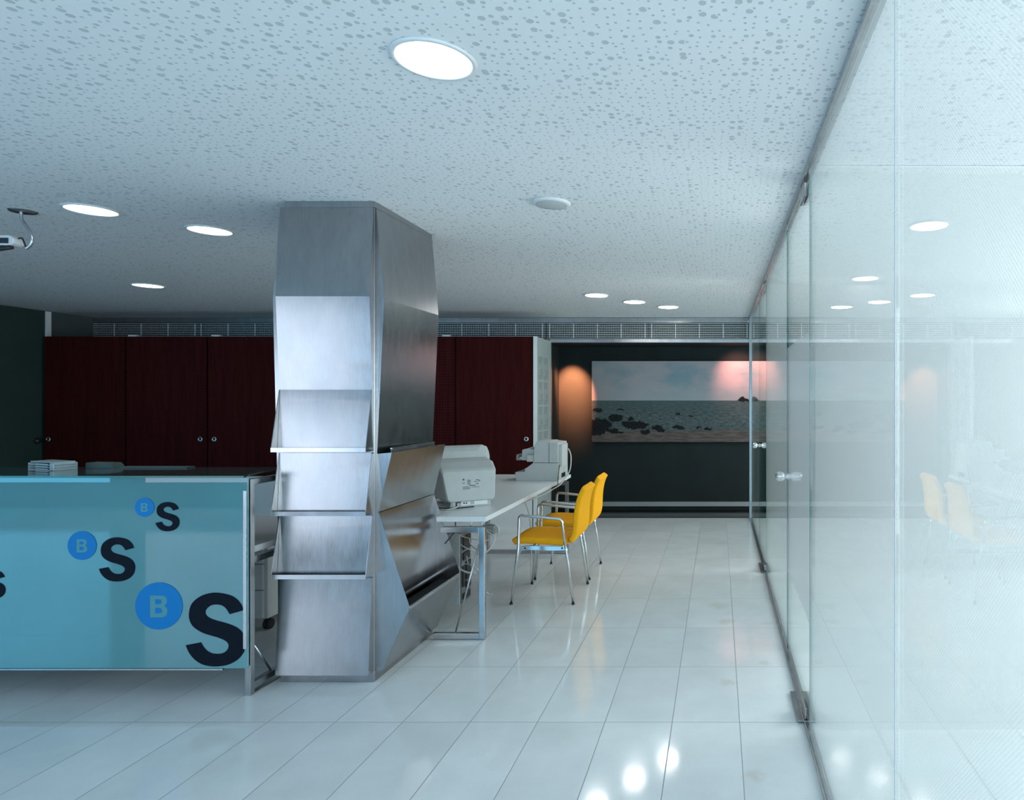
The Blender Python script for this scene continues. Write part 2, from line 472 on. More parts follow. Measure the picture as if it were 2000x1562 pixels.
def tube(bm, pts, r, seg=12, cap=True, rfun=None):
    P = [Vector(p) for p in pts]
    Q = [P[0]]
    for p in P[1:]:
        if (p - Q[-1]).length > 1e-5: Q.append(p)
    P = Q; N = len(P)
    T = [(P[min(i + 1, N - 1)] - P[max(i - 1, 0)]).normalized() for i in range(N)]
    up = Vector((0, 0, 1)) if abs(T[0].z) < .9 else Vector((1, 0, 0))
    nrm = T[0].cross(up).normalized()
    rings = []
    for i in range(N):
        nrm = (nrm - T[i] * nrm.dot(T[i])).normalized()
        bn = T[i].cross(nrm)
        rr = r if rfun is None else rfun(i / (N - 1)) * r
        rings.append([bm.verts.new(P[i] + (nrm * math.cos(2 * PI * k / seg) + bn * math.sin(2 * PI * k / seg)) * rr) for k in range(seg)])
    for i in range(N - 1):
        for k in range(seg):
            f = bm.faces.new([rings[i][k], rings[i][(k + 1) % seg], rings[i + 1][(k + 1) % seg], rings[i + 1][k]])
            f.smooth = True
    if cap:
        bm.faces.new(rings[0][::-1]); bm.faces.new(rings[-1])
    return bm

def lathe(bm, prof, c=(0, 0, 0), seg=40, axis='z', close=False):
    """prof: (radius, height) pairs"""
    rings = []
    for (r, h) in prof:
        ring = []
        for k in range(seg):
            a = 2 * PI * k / seg
            u, v = r * math.cos(a), r * math.sin(a)
            p = {'z': (u, v, h), 'x': (h, u, v), 'y': (u, h, v)}[axis]
            ring.append(bm.verts.new((p[0] + c[0], p[1] + c[1], p[2] + c[2])))
        rings.append(ring)
    for i in range(len(rings) - 1):
        for k in range(seg):
            f = bm.faces.new([rings[i][k], rings[i][(k + 1) % seg], rings[i + 1][(k + 1) % seg], rings[i + 1][k]])
            f.smooth = True
    if close:
        bm.faces.new(rings[0][::-1]); bm.faces.new(rings[-1])
    return bm

ORG = {}
def thing(name, label, category, loc=(0, 0, 0), rotz=0.0, group=None, kind=None, local=False):
    o = bpy.data.objects.new(name, None)
    o.empty_display_size = 0.05
    COL.objects.link(o)
    o.location = loc; o.rotation_euler = (0, 0, rotz)
    if label: o['label'] = label
    if category: o['category'] = category
    if group: o['group'] = group
    if kind: o['kind'] = kind
    ORG[o.name] = Vector((0, 0, 0)) if local else Vector(loc)
    return o

def obj(name, bm, mat, parent=None, label=None, category=None, group=None, kind=None, loc=None, bevel=0.0, bseg=2, raw=False, smooth=None):
    """link a bmesh as one object; vertices are given in room metres"""
    org = ORG[parent.name] if parent is not None else Vector(loc or (0, 0, 0))
    if not raw and org.length > 0:
        bmesh.ops.translate(bm, verts=bm.verts, vec=-org)
    bmesh.ops.recalc_face_normals(bm, faces=bm.faces)
    me = bpy.data.meshes.new(name)
    bm.to_mesh(me); bm.free()
    if smooth is not None:
        for p in me.polygons: p.use_smooth = smooth
    me.materials.append(mat)
    o = bpy.data.objects.new(name, me)
    COL.objects.link(o)
    if parent is not None: o.parent = parent
    else: o.location = org
    ORG[o.name] = org
    if label: o['label'] = label
    if category: o['category'] = category
    if group: o['group'] = group
    if kind: o['kind'] = kind
    if bevel > 0:
        b = o.modifiers.new('bevel', 'BEVEL'); b.width = bevel; b.segments = bseg; b.limit_method = 'ANGLE'; b.angle_limit = math.radians(35)
    return o

def struct(name, bm, mat, **k):
    return obj(name, bm, mat, kind='structure', **k)

def copy_tree(o, parent=None):
    c = o.copy(); COL.objects.link(c)
    if parent is not None: c.parent = parent
    for ch in list(o.children): copy_tree(ch, c)
    return c

def outline(loops, y, depth, name='outline'):
    """filled flat shape from closed (x,z) loops (inner loops cut holes), facing -Y, as a bmesh"""
    cu = bpy.data.curves.new(name, 'CURVE'); cu.dimensions = '2D'; cu.fill_mode = 'BOTH'; cu.extrude = depth / 2
    for lp in loops:
        s = cu.splines.new('POLY'); s.points.add(len(lp) - 1)
        for i, p in enumerate(lp): s.points[i].co = (p[0], p[1], 0, 1)
        s.use_cyclic_u = True
    t = bpy.data.objects.new(name, cu)
    COL.objects.link(t)
    dg = bpy.context.evaluated_depsgraph_get(); dg.update()
    me = bpy.data.meshes.new_from_object(t.evaluated_get(dg))
    bm = bmesh.new(); bm.from_mesh(me)
    bmesh.ops.remove_doubles(bm, verts=bm.verts, dist=1e-6)
    for v in bm.verts:
        x, z, d = v.co; v.co = (x, y + d, z)
    bpy.data.objects.remove(t, do_unlink=True); bpy.data.curves.remove(cu); bpy.data.meshes.remove(me)
    return bm

H = 2.56            # ceiling height
BY = 8.26           # back wall plane
# ------------------------------------------------------------ room shell
struct('floor', bx(NB(), -12.3, 4.02, -3.0, BY, -0.12, 0), M['floor'])
struct('ceiling', bx(NB(), -12.3, 4.02, -3.0, BY + .17, H, H + 0.12), M['ceiling'])
struct('wall_left', bx(NB(), -8.10, -7.97, 4.6, BY + .05, -.12, H), M['grey_wall'])
d = thing('door_3', None, None, (-7.9, 6.9, 0), kind='structure')
obj('door_leaf', bx(NB(), -7.965, -7.93, 5.2, 7.62, 0.01, H - .01), M['green_wall'], d)
obj('door_frame', bx(NB(), -7.965, -7.915, 7.625, 7.68, 0.01, H - .01), M['white_metal'], d)
obj('door_handle', lathe(NB(), [(.0, 0), (.032, 0), (.034, .012), (.025, .03), (0, .032)], (-7.93, 7.53, 1.03), 24, 'x'), M['black_plastic'], d)
struct('wall_back_left', bx(NB(), -12.2, -7.97, 4.5, 4.6, 0, H), M['green_wall'])
struct('wall_far_left', bx(NB(), -12.3, -12.2, -3.0, 4.6, 0, H), M['grey_wall'])
bm = NB()
bx(bm, 3.9, 4.02, -3.0, BY, -.12, .72); bx(bm, 3.9, 4.02, -3.0, BY, 2.33, H)
ed = [-3.0] + [v for ab in ADDED_SIDE_WINDOWS for v in ab] + [BY]
for i in range(0, len(ed), 2): bx(bm, 3.9, 4.02, ed[i], ed[i + 1], .72, 2.33)
struct('wall_far_right', bm, M['white_wall'])
for i, (a, b) in enumerate(ADDED_SIDE_WINDOWS):  # frames and panes of the added office windows, out of view
    w = thing('window_%d' % (i + 6), None, None, (3.95, (a + b) / 2, .72), kind='structure')
    bm = NB()
    bx(bm, 3.93, 3.99, a, a + .05, .72, 2.33); bx(bm, 3.93, 3.99, b - .05, b, .72, 2.33)
    bx(bm, 3.93, 3.99, a + .05, b - .05, .72, .76); bx(bm, 3.93, 3.99, a + .05, b - .05, 2.29, 2.33)
    obj('window_frame', bm, M['steel_dark'], w)
    obj('glass_pane', bx(NB(), 3.955, 3.965, a + .05, b - .05, .76, 2.29), M['clear'], w)
# street front: piers, sill and head around the windows
bm = NB()
bx(bm, -12.2, 4.0, FY - .2, FY, 0, 0.33); bx(bm, -12.2, 4.0, FY - .2, FY, 2.32, H)
edges = [-12.2] + [v for ab in WINDOWS for v in ab] + [4.0]
for i in range(0, len(edges), 2): bx(bm, edges[i], edges[i + 1], FY - .2, FY, 0.33, 2.32)
struct('wall_front', bm, M['grey_wall'])
for i, (a, b) in enumerate(WINDOWS):
    w = thing('window_%d' % (i + 1), None, None, ((a + b) / 2, FY, .33), kind='structure')
    bm = NB()
    bx(bm, a, a + .05, FY - .06, FY, .33, 2.32); bx(bm, b - .05, b, FY - .06, FY, .33, 2.32)
    bx(bm, a + .05, b - .05, FY - .06, FY, .33, .36); bx(bm, a + .05, b - .05, FY - .06, FY, 2.29, 2.32)
    obj('window_frame', bm, M['steel_dark'], w)
    obj('glass_pane', bx(NB(), a + .05, b - .05, FY - .04, FY - .03, .36, 2.29), M['clear'], w)
# back wall: header zone with grilles, cupboards in front on the left, dark niche on the right
bm = NB()
bx(bm, -8.1, -2.20, BY + .05, BY + .17, -.12, H)           # behind the cupboards
bx(bm, -2.20, 3.9, BY + .05, BY + .17, 2.24, H)         # header above the niche
struct('wall_back', bm, M['dark'])
bm = NB()
bx(bm, -2.30, 4.02, 8.93, 9.05, -.12, 2.36)
struct('wall_niche_back', bm, M['black_wall'])
struct('wall_niche_top', bx(NB(), -2.20, 4.0, BY + .17, 8.93, 2.24, 2.36), M['black_wall'])
struct('wall_niche_left', bx(NB(), -2.30, -2.20, BY + .17, 8.93, -.12, 2.36), M['black_wall'])
struct('wall_niche_right', bx(NB(), 3.9, 4.02, BY, 8.93, -.12, H), M['black_wall'])
struct('floor_niche', bx(NB(), -2.20, 3.9, BY, 8.93, -.12, -.002), M['black_floor'])
struct('baseboard_niche', bx(NB(), -2.195, 3.895, 8.905, 8.93, 0.045, 0.105), M['plastic_dk'])
struct('trim_1', bx(NB(), -7.96, 3.895, BY - .012, BY + .04, 2.492, H - .006), M['steel_x'])
struct('trim_2', bx(NB(), -2.155, 3.895, BY - .012, BY + .04, 2.238, 2.285), M['steel_x'], bevel=.003)
struct('trim_3', bx(NB(), -2.195, -2.163, BY - .012, BY + .16, 0.0, 2.285), M['steel_dark'])

# ventilation grilles above the cupboards and the niche
def grille(x0, x1, nbars, label):
    t = thing('ventilation_grille', label, 'ventilation grille', ((x0 + x1) / 2, BY, 2.295), group='slatted ventilation grilles under the ceiling')
    bm = NB(); k = 9
    for i in range(k):
        z = 2.298 + (2.480 - 2.298) * i / (k - 1)
        bx(bm, x0 - .040, x1 + .040, BY - .008, BY + .012, z - .003, z + .003)
    obj('slats', bm, M['slat'], t)
    for i in range(nbars + 2):
        x = x0 + (x1 - x0) * i / (nbars + 1)
        obj('upright_bar', bx(NB(), x - .004, x + .004, BY - .011, BY - .008, 2.294, 2.484), M['slat'], t)
    bm = NB()
    q = x0 + .03
    while q < x1 - .02:
        bx(bm, q - .0008, q + .0008, BY + .024, BY + .04, 2.30, 2.478); q += .03
    obj('rear_fins', bm, M['steel_dark'], t)
X = lambda px, y=BY: (px - 1403) * y / 1264
gl_list = [(172, 382, 3, 'ventilation grille farthest left, over the darkest cupboard'),
           (394, 604, 3, 'ventilation grille just left of the steel column head'),
           (616, 838, 3, 'ventilation grille mostly hidden behind the steel column'),
           (850, 1060, 3, 'ventilation grille just right of the steel column, over the red cupboards'),
           (1074, 1260, 3, 'ventilation grille over the left part of the dark niche'),
           (1273, 1459, 3, 'ventilation grille over the seascape, left of the glass wall'),
           (1473, 1659, 3, 'ventilation grille behind the glass wall, nearest to it'),
           (1672, 1858, 3, 'ventilation grille farthest right, behind the frosted glass')]
for a, b, k, lb in gl_list: grille(X(a), X(b), k, lb)

# ------------------------------------------------------------ ceiling fittings
def lamp_tree(loc, label, group, power=0):
    t = thing('ceiling_downlight', label, 'ceiling light', (loc[0], loc[1], H), group=group, local=True)
    obj('rim', lathe(NB(), [(.109, 0.0), (.126, 0.0), (.127, -.004), (.122, -.008), (.112, -.008), (.109, -.002)], seg=64), M['white_metal'], t)
    obj('diffuser', lathe(NB(), [(0.0005, -.005), (.108, -.005), (.1095, -.001)], seg=64), M['lamp'], t)
    return t
LG = 'round recessed ceiling downlights'
L0 = lamp_tree((-.882, 2.009), 'largest round ceiling light, nearest the camera above the steel column', LG)
for (lx, ly, lb) in ((-3.481, 3.592, 'round ceiling light beside the camera bracket, at the upper left'),
                     (-3.161, 4.024, 'round ceiling light between the camera bracket light and the steel column'),
                     (-5.248, 5.955, 'small far round ceiling light deep over the dark cupboards at left'),
                     (-1.225, 6.505, 'leftmost of the three small downlights in front of the grille'),
                     (-0.901, 6.943, 'middle one of the three small downlights in front of the grille'),
                     (-0.568, 7.322, 'rightmost of the three small downlights in front of the grille'),
                     (1.277, 3.918, 'round ceiling light behind the frosted glass, the nearer one'),
                     (1.273, 5.607, 'round ceiling light behind the frosted glass, the farther one')):
    c = copy_tree(L0); c.location = (lx, ly, H); c['label'] = lb
    if -1.3 < lx < -.5:
        for q in c.children:
            if q.name.startswith('diffuser'):
                q.data = q.data.copy(); q.data.materials[0] = M['lamp_bright']
t = thing('ceiling_speaker', 'round white ceiling loudspeaker with perforated face, right of the column', 'loudspeaker', (-.893, 3.463, H), local=True)
obj('rim', lathe(NB(), [(.080, 0), (.100, 0), (.101, -.006), (.094, -.012), (.082, -.014)], seg=48), M['white_metal'], t)
obj('grille', lathe(NB(), [(.0005, -.022), (.03, -.0215), (.055, -.019), (.083, -.013)], seg=48), pmat('speaker_mesh', (.50, .52, .53), .7, noise=.25, nscale=400), t)
t = thing('ceiling_sensor', 'pale flat round ceiling disc cut by the left edge of the photo', 'ceiling disc', (-4.09, 3.52, H), local=True)
obj('disc', lathe(NB(), [(.0005, -.012), (.04, -.012), (.055, -.006), (.058, 0)], seg=40), M['white_metal'], t)

# security camera on a gooseneck
t = thing('security_camera', 'small white security camera on a bent steel gooseneck under the ceiling', 'security camera', (-3.89, 3.62, H))
obj('ceiling_plate', lathe(NB(), [(.0005, H - .008), (.055, H - .008), (.060, H - .001)], (-3.89, 3.62, 0), 40), M['steel_dark'], t)
K = 3.62 / 1264
neck = [(-3.90, 3.62, H - .005), (-3.895, 3.62, H - .05), (-3.86, 3.62, H - .10), (-3.842, 3.62, H - .15), (-3.848, 3.62, H - .19), (-3.872, 3.62, H - .212)]
obj('gooseneck', tube(NB(), cat(neck, 6), .0078, 14), M['steel'], t)
bm = NB()
prism(bm, [(-4.05, 2.378), (-4.05, 2.412), (-4.035, 2.418), (-3.935, 2.418), (-3.912, 2.400), (-3.912, 2.372), (-3.93, 2.362), (-4.03, 2.362)], 3.59, 3.65)
obj('housing', bm, M['white_metal'], t, bevel=.004)
obj('side_panel', bx(NB(), -4.045, -3.938, 3.584, 3.594, 2.372, 2.402), M['black_plastic'], t, bevel=.003)
obj('cable_tail', tube(NB(), cat([(-3.915, 3.62, 2.405), (-3.895, 3.62, 2.408), (-3.880, 3.62, 2.375), (-3.868, 3.62, 2.352)], 6), .004, 8), M['cable_b'], t)
obj('lower_bar', tube(NB(), [(-4.06, 3.60, 2.335), (-3.93, 3.60, 2.352)], .012, 12), M['black_plastic'], t)
obj('bracket', bx(NB(), -4.0, -3.97, 3.595, 3.625, 2.345, 2.366), M['black_plastic'], t)

# ------------------------------------------------------------ glass wall
gx0, gx1 = .409, .419
wr = thing('wall_right', None, None, (.414, 4, 0), kind='structure')
obj('floor_channel', bx(NB(), .396, .432, -2.5, 8.23, 0.0, .008), M['steel_dark'], wr)
bm = NB()
bx(bm, .396, .400, -2.5, 8.23, .008, .016); bx(bm, .428, .432, -2.5, 8.23, .008, .016)
obj('channel_lips', bm, M['steel_y'], wr)
bm = NB()
bx(bm, .394, .434, -2.5, 8.23, H - .030, H - .004)
obj('ceiling_channel', bm, M['steel_y'], wr)
obj('end_post', bx(NB(), .392, .432, 8.20, 8.245, .0, H - .01), M['steel_dark'], wr, bevel=.003)
Z0, Z1 = .012, H - .035
for (a, b, mt) in ((-2.5, -0.6, 'film_heavy'), (-.59, 1.495, 'film_heavy'), (1.503, 2.895, 'film_heavy'), (3.865, 5.52, 'film_mid'), (6.49, 8.195, 'film_light')):
    obj('glass_pane', bx(NB(), gx0, gx1, a, b, Z0, Z1), M[mt], wr)
for (a, b) in ((1.495, 1.503), (-.6, -.59)):
    obj('joint_strip', bx(NB(), gx0 - .0005, gx0 + .0015, a + .001, b - .001, Z0, Z1), M['white_metal'], wr)

def glass_door(name, y0, y1, mt, knob_y):
    d = thing(name, None, None, (.414, y0 + .1, 0), kind='structure')
    obj('glass_leaf', bx(NB(), gx0, gx1, y0 + .006, y1 - .006, Z0 + .01, Z1 - .01), M[mt], d)
    for yy in (y0 + .003, y1 - .006):
        obj('glass_edge', bx(NB(), gx0 - .0005, gx1 + .0005, yy, yy + .004, Z0 + .01, Z1 - .01), M['glass_edge'], d)
    obj('floor_plate', bx(NB(), .368, .463, y0 + .11, y0 + .42, 0.0085, .0125), M['steel_dark'], d, bevel=.001)
    bm = NB()
    bx(bm, gx0 - .008, gx0, y0 + .11, y0 + .24, .02, .07); bx(bm, gx1, gx1 + .008, y0 + .11, y0 + .24, .02, .07)
    obj('pivot_clamp', bm, M['steel_dark'], d, bevel=.002)
    obj('pivot_pin', lathe(NB(), [(.012, .0125), (.012, .03), (.006, .04)], (.414, y0 + .13, 0), 20, close=True), M['black_plastic'], d)
    bm = NB()
    bx(bm, gx0 - .010, gx0, y0 + .11, y0 + .27, Z1 - .075, Z1 - .012); bx(bm, gx1, gx1 + .010, y0 + .11, y0 + .27, Z1 - .075, Z1 - .012)
    obj('top_clamp', bm, M['steel_dark'], d, bevel=.002)
    k = obj('door_knob', lathe(NB(), [(.006, -.022), (.010, -.020), (.012, -.012), (.017, -.005), (.017, .015), (.012, .022), (.010, .030), (.006, .032)], (.409, knob_y, 1.055), 24, 'x'), M['chrome'], d)
    for s in (-1, 1):
        cx = .414 + s * .050
        obj('ball', lathe(NB(), [(.0295 * math.sin(PI * i / 14) + .0003, -.0295 * math.cos(PI * i / 14)) for i in range(15)], (cx, knob_y, 1.055), 28, 'x'), M['chrome'], k)
    return d
glass_door('door_1', 2.895, 3.865, 'film_door', 3.80)
glass_door('door_2', 5.52, 6.49, 'clear', 6.43)
# frosted cross partitions of the offices behind the glass wall
w1 = thing('wall_partition_front', None, None, (2.1, 2.93, 0), kind='structure')
obj('glass_pane', bx(NB(), .44, 3.895, 2.925, 2.935, Z0, Z1), M['film_part'], w1)
obj('ceiling_channel', bx(NB(), .44, 3.895, 2.920, 2.940, H - .008, H - .002), M['white_metal'], w1)
w2 = thing('wall_partition_rear', None, None, (2.1, 5.74, 0), kind='structure')
obj('glass_pane', bx(NB(), .44, 3.895, 5.735, 5.745, Z0, Z1), M['film_part2'], w2)
obj('ceiling_channel', bx(NB(), .44, 3.895, 5.730, 5.750, H - .008, H - .002), M['white_metal'], w2)

# ------------------------------------------------------------ cupboards
CY = 7.58
def cupboard(x0, x1, label, mat, lock=None, clip=None, recess=0.0, lower=True):
    t = thing('cupboard', label, 'cupboard', ((x0 + x1) / 2, CY + .3, 0), group='dark red full height cupboards along the back')
    obj('carcass', bx(NB(), x0 + .001, x1 - .001, CY + .03, BY - .015, 0.0, 2.245), M['red_edge'], t)
    dr = obj('door', bx(NB(), x0 + .006, x1 - .006, CY + recess, CY + .024 + recess, .62, 2.25), mat, t)
    if lock is not None:
        k = obj('lock', lathe(NB(), [(.003, .008), (.011, .008), (.013, .004), (.015, -.004), (.026, -.006), (.027, 0), (.027, .0)], (lock, CY + recess - .004, 1.05), 28, 'y'), M['chrome'], dr)
        obj('keyhole', lathe(NB(), [(.0005, -.0055), (.012, -.0055), (.012, -.002)], (lock, CY + recess - .004, 1.05), 16, 'y'), M['black_plastic'], dr)
    if clip is not None:
        obj('top_clip', bx(NB(), clip - .045, clip + .045, CY - .004, CY + .05, 2.25, 2.266), M['white_metal'], dr)
    if lower:
        obj('lower_panel', bx(NB(), x0 + .004, x1 - .004, CY, CY + .024, .0, .612), M['white_edge'], t)
XC = lambda px: (px - 1403) * CY / 1264
cupboard(XC(890), XC(1040), 'red perforated cupboard with a round lock, beside the white end panel', M['red'], lock=XC(1028))
cupboard(XC(740), XC(888.5), 'red cupboard with square perforation, half behind the steel column', M['red_sq'], clip=XC(871), recess=.004)
cupboard(XC(560), XC(738.5), 'red cupboard hidden for the most part behind the steel column', M['red'])
cupboard(XC(405.5), XC(558.5), 'dark red cupboard with a bright lock, left of the steel column', M['red'], lock=XC(418.7), clip=XC(421))
cupboard(XC(246), XC(404), 'almost black cupboard with a dull lock, below the second downlight row', M['red'], lock=XC(391.5), clip=XC(235) + .14)
cupboard(XC(85.5), XC(244.5), 'almost black cupboard farthest left, against the green door', M['red'], lock=XC(95))
# white end panel with notices
t = thing('cabinet_end_panel', 'white end panel closing the red cupboards beside the dark niche', 'panel', (-2.16, 7.9, 0))
obj('side_board', bx(NB(), XC(1041.5), XC(1048), CY + .0185, BY - .015, 0, 2.25), M['shaded_board'], t)  # same white panel as the front edge, with shade in its colour
obj('front_edge', bx(NB(), XC(1041.5), XC(1048), CY, CY + .018, 0, 2.25), M['white_edge'], t)
xp = XC(1048)
rows = ('top', 'second', 'third', 'bottom')
for r in range(4):
    for c, (ya, yb) in enumerate(((7.66, 7.86), (7.90, 8.10))):
        zt = 2.03 - r * .30
        o = obj('notice_sheet', bx(NB(), xp + .0005, xp + .002, ya, yb, zt - .285, zt), M['sheet'], None,
                '%s printed notice on the white cupboard end panel, %s column' % (rows[r], ('nearer', 'farther')[c]), 'notice', 'printed notices on the end panel',
                loc=(xp, (ya + yb) / 2, zt - .285))

# ------------------------------------------------------------ seascape picture
px0, pz0 = -1.733, .932
o = obj('seascape_picture', bx(NB(), px0, px0 + 3.4, 8.868, 8.902, pz0, 2.04), M['sea'], None,
        'wide seascape photograph with rocky shore, hanging on the dark niche wall', 'picture', loc=(px0, 8.868, pz0))
bm = NB()

# ------------------------------------------------------------ steel clad column
C0, C1, D0, D1 = -2.334, -1.832, 3.447, 4.150
col = thing('steel_column', 'faceted brushed steel column with leaflet trays standing on the white floor', 'column', ((C0 + C1) / 2, (D0 + D1) / 2, 0))
obj('core', bx(NB(), C0, C1, D0, D1, 0.0, 2.528), M['steel_col'], col, bevel=.002)
obj('neck', bx(NB(), C0 + .028, C1 + .004, D0 - .006, D1 - .02, 2.5285, H - .002), M['steel_dark'], col)
Lx, Rx = -2.329, -1.8353
def slab_yz(pts, x0, x1): return prism(NB(), pts, x0, x1, 'x')
# folded upper front panel and lower front panel
obj('front_panel', slab_yz([(3.4465, 2.528), (3.442, 2.528), (3.404, 2.048), (3.432, 1.562), (3.4465, 1.562)], Lx, Rx), M['steel_col'], col)
obj('front_panel', slab_yz([(3.4465, .558), (3.434, .558), (3.400, .0555), (3.4465, .0555)], Lx, Rx - .004), M['steel_col'], col)
for i, (zt, zb) in enumerate(((1.557, 1.236), (1.223, .904), (.889, .575))):
    tr = obj('leaflet_tray', slab_yz([(3.4465, zt), (3.433, zt), (3.412, zb + .002), (3.4465, zb + .002)], Lx + .004, Rx - .003), M['steel_col'], col)
    obj('cheek', slab_yz([(3.4465, zt), (3.431, zt), (3.368, zb + .012), (3.368, zb - .004), (3.4465, zb - .004)], Lx - .001, Lx + .003), M['steel_col'], tr)
    obj('cheek', slab_yz([(3.4465, zt), (3.431, zt), (3.368, zb + .012), (3.368, zb - .004), (3.4465, zb - .004)], Rx - .0025, Rx + .0005), M['steel_col'], tr)
    obj('lip', slab_yz([(3.367, zb - .005), (3.371, zb - .005), (3.371, zb - .001), (3.412, zb - .001), (3.412, zb + .0015), (3.371, zb + .0015), (3.371, zb + .018), (3.367, zb + .018)], Lx - .001, Rx + .0005), M['steel_x'], tr)
# left and right folded side skins
def slab_xz(pts, y0, y1): return prism(NB(), pts, y0, y1, 'y')
obj('side_panel', slab_xz([(C0 - .0005, 2.528), (-2.345, 2.528), (-2.383, 2.045), (-2.362, 1.2), (-2.357, .90), (-2.355, .055), (C0 - .0005, .055)], 3.462, 4.135), M['steel_col'], col)
obj('side_panel', slab_xz([(C1 + .0005, 2.528), (-1.829, 2.528), (-1.788, 2.045), (-1.826, 1.20), (C1 + .0005, 1.20)], 3.462, 4.135), M['steel_col'], col)
# upper leaflet pocket on the right side: open at the top
S0, S1 = 3.462, 4.135
pk = obj('leaflet_pocket', slab_xz([(-1.818, .904), (-1.746, 1.222), (-1.749, 1.222), (-1.821, .915)], S0, S1), M['steel_col'], col)
obj('cheek', slab_xz([(C1 + .0005, .904), (-1.818, .904), (-1.746, 1.222), (C1 + .0005, 1.214)], S0 - .002, S0), M['steel_col'], pk)
obj('cheek', slab_xz([(C1 + .0005, .904), (-1.818, .904), (-1.746, 1.222), (C1 + .0005, 1.214)], S1, S1 + .002), M['steel_col'], pk)
bm = NB()
bx(bm, -1.782, -1.780, S0 + .06, 3.82, 1.15, 1.236); bx(bm, -1.806, -1.804, 3.70, S1 - .02, 1.15, 1.240)
obj('divider', bm, M['steel_dark'], pk)
obj('top_rim', bx(NB(), -1.785, -1.773, S0 + .06, 3.82, 1.2362, 1.242), M['steel_y'], pk)
# lower trough bin
bn = obj('trough_bin', slab_xz([(-1.650, .386), (-1.653, .392), (-1.802, .0555), (-1.797, .0555)], S0, S1), M['steel_col'], col)
for (a, b) in ((S0 - .002, S0), (S1, S1 + .002)):
    obj('cheek', slab_xz([(C1 + .0005, .902), (-1.817, .902), (-1.650, .395), (-1.797, .0555), (C1 + .0005, .0555)], a, b), M['steel_col'], bn)
obj('back_plate', slab_xz([(-1.829, .900), (-1.816, .900), (-1.798, .395), (-1.829, .395)], S0 + .0005, S1 - .0005), M['steel_col'], bn)
obj('rim', bx(NB(), -1.660, -1.648, S0, S1, .384, .398), M['steel_y'], bn)
obj('inner_ledge', bx(NB(), -1.800, -1.786, S0 + .001, S1 - .001, .385, .395), M['steel_y'], bn)
obj('black_infill', slab_xz([(-1.785, .36), (-1.668, .36), (-1.785, .10)], S0 + .002, S1 - .002), M['dark'], bn)  # solid black wedge filling the bin below its rim

# ------------------------------------------------------------ reception counter
rc = thing('reception_counter', 'reception counter with teal glass front, logos and steel end frame', 'counter', (-4.6, 3.5, 0))
gy = 3.262
gf = obj('glass_front', bx(NB(), -6.9, -2.373, gy, gy + .010, .150, 1.112), M['counter_glass'], rc, bevel=.0015)
obj('glass_top', prism(NB(), [(-6.95, 3.235), (-2.372, 3.235), (-2.40, 3.30), (-2.433, 3.455), (-2.45, 3.66), (-6.95, 3.66)], 1.1135, 1.1235, 'z'), M['top_glass'], rc)
obj('top_edge', bx(NB(), -6.95, -2.372, 3.233, 3.2349, 1.1135, 1.1235), M['glass_edge'], rc)
fr = NB()
bx(fr, -2.405, -2.375, 3.286, 3.316, .006, 1.100)            # front leg
bx(fr, -2.405, -2.375, 3.3161, 4.24, .030, .060)             # foot rail
bx(fr, -2.405, -2.375, 3.3161, 4.24, 1.070, 1.100)           # head rail
bx(fr, -2.405, -2.375, 3.3161, 4.24, .670, .703)             # desk rail
bx(fr, -2.405, -2.375, 4.2401, 4.27, .006, 1.100)            # rear leg
bx(fr, -2.405, -2.375, 3.286, 4.27, 0.0, .006)
obj('end_frame', fr, M['steel_dark'], rc, bevel=.0015)
fr = NB()
bx(fr, -5.405, -5.375, 3.286, 3.316, .006, 1.100); bx(fr, -5.405, -5.375, 3.3161, 4.24, .030, .060)
bx(fr, -5.405, -5.375, 3.3161, 4.24, 1.070, 1.100); bx(fr, -5.405, -5.375, 4.2401, 4.27, .006, 1.100)
bx(fr, -5.405, -5.375, 3.286, 4.27, 0.0, .006)
obj('end_frame', fr, M['steel_dark'], rc, bevel=.0015)
obj('brace_rod', tube(NB(), [(-2.39, 3.33, .245), (-2.39, 3.455, .062)], .005, 10), M['steel'], rc)
obj('edge_profile', bx(NB(), -2.391, -2.376, gy - .006, gy - .0005, .250, 1.045), M['steel'], rc)
obj('lower_profile', bx(NB(), -6.9, -2.496, gy - .005, gy + .012, .143, .1495), M['steel_x'], rc)
obj('worktop', bx(NB(), -6.4, -2.41, 3.34, 4.26, .712, .745), M['desk_white'], rc, bevel=.002)
obj('worktop_rail', bx(NB(), -5.37, -2.41, 4.20, 4.23, .66, .70), M['steel_x'], rc)

kx = gy / 1264
def gpt(px, py): return ((px - 1403) * kx, 1.5 - (py - 782) * kx)
S_OUT = [(1195, 437), (1150, 330), (1060, 225), (930, 155), (700, 113), (500, 138), (340, 215), (230, 330), (188, 480), (200, 620), (270, 740), (400, 830), (540, 885), (700, 930),
         (840, 985), (905, 1040), (920, 1095), (890, 1170), (810, 1225), (700, 1240), (580, 1218), (480, 1145), (405, 1028)]
S_IN = [(127, 1080), (190, 1220), (290, 1340), (430, 1430), (600, 1467), (760, 1465), (920, 1435), (1080, 1350), (1190, 1220), (1231, 1060), (1210, 920), (1130, 800), (1000, 720), (840, 665),
        (690, 625), (560, 575), (502, 520), (488, 460), (520, 400), (600, 345), (700, 330), (790, 345), (870, 400), (940, 510)]
def letter_s(x0, x1, y0, y1):
    pts = [tuple(p)[:2] for p in cat([(a, b, 0) for a, b in S_OUT], 5)] + [tuple(p)[:2] for p in cat([(a, b, 0) for a, b in S_IN], 5)]
    return [[gpt(x0 + (p[0] - 127) / (1231 - 127) * (x1 - x0), y0 + (p[1] - 113) / (1467 - 113) * (y1 - y0)) for p in pts]]
B_O = [(535, 505), (850, 505), (920, 525), (970, 580), (982, 660), (958, 730), (905, 778), (970, 830), (995, 910), (978, 1005), (925, 1060), (850, 1085), (535, 1085)]
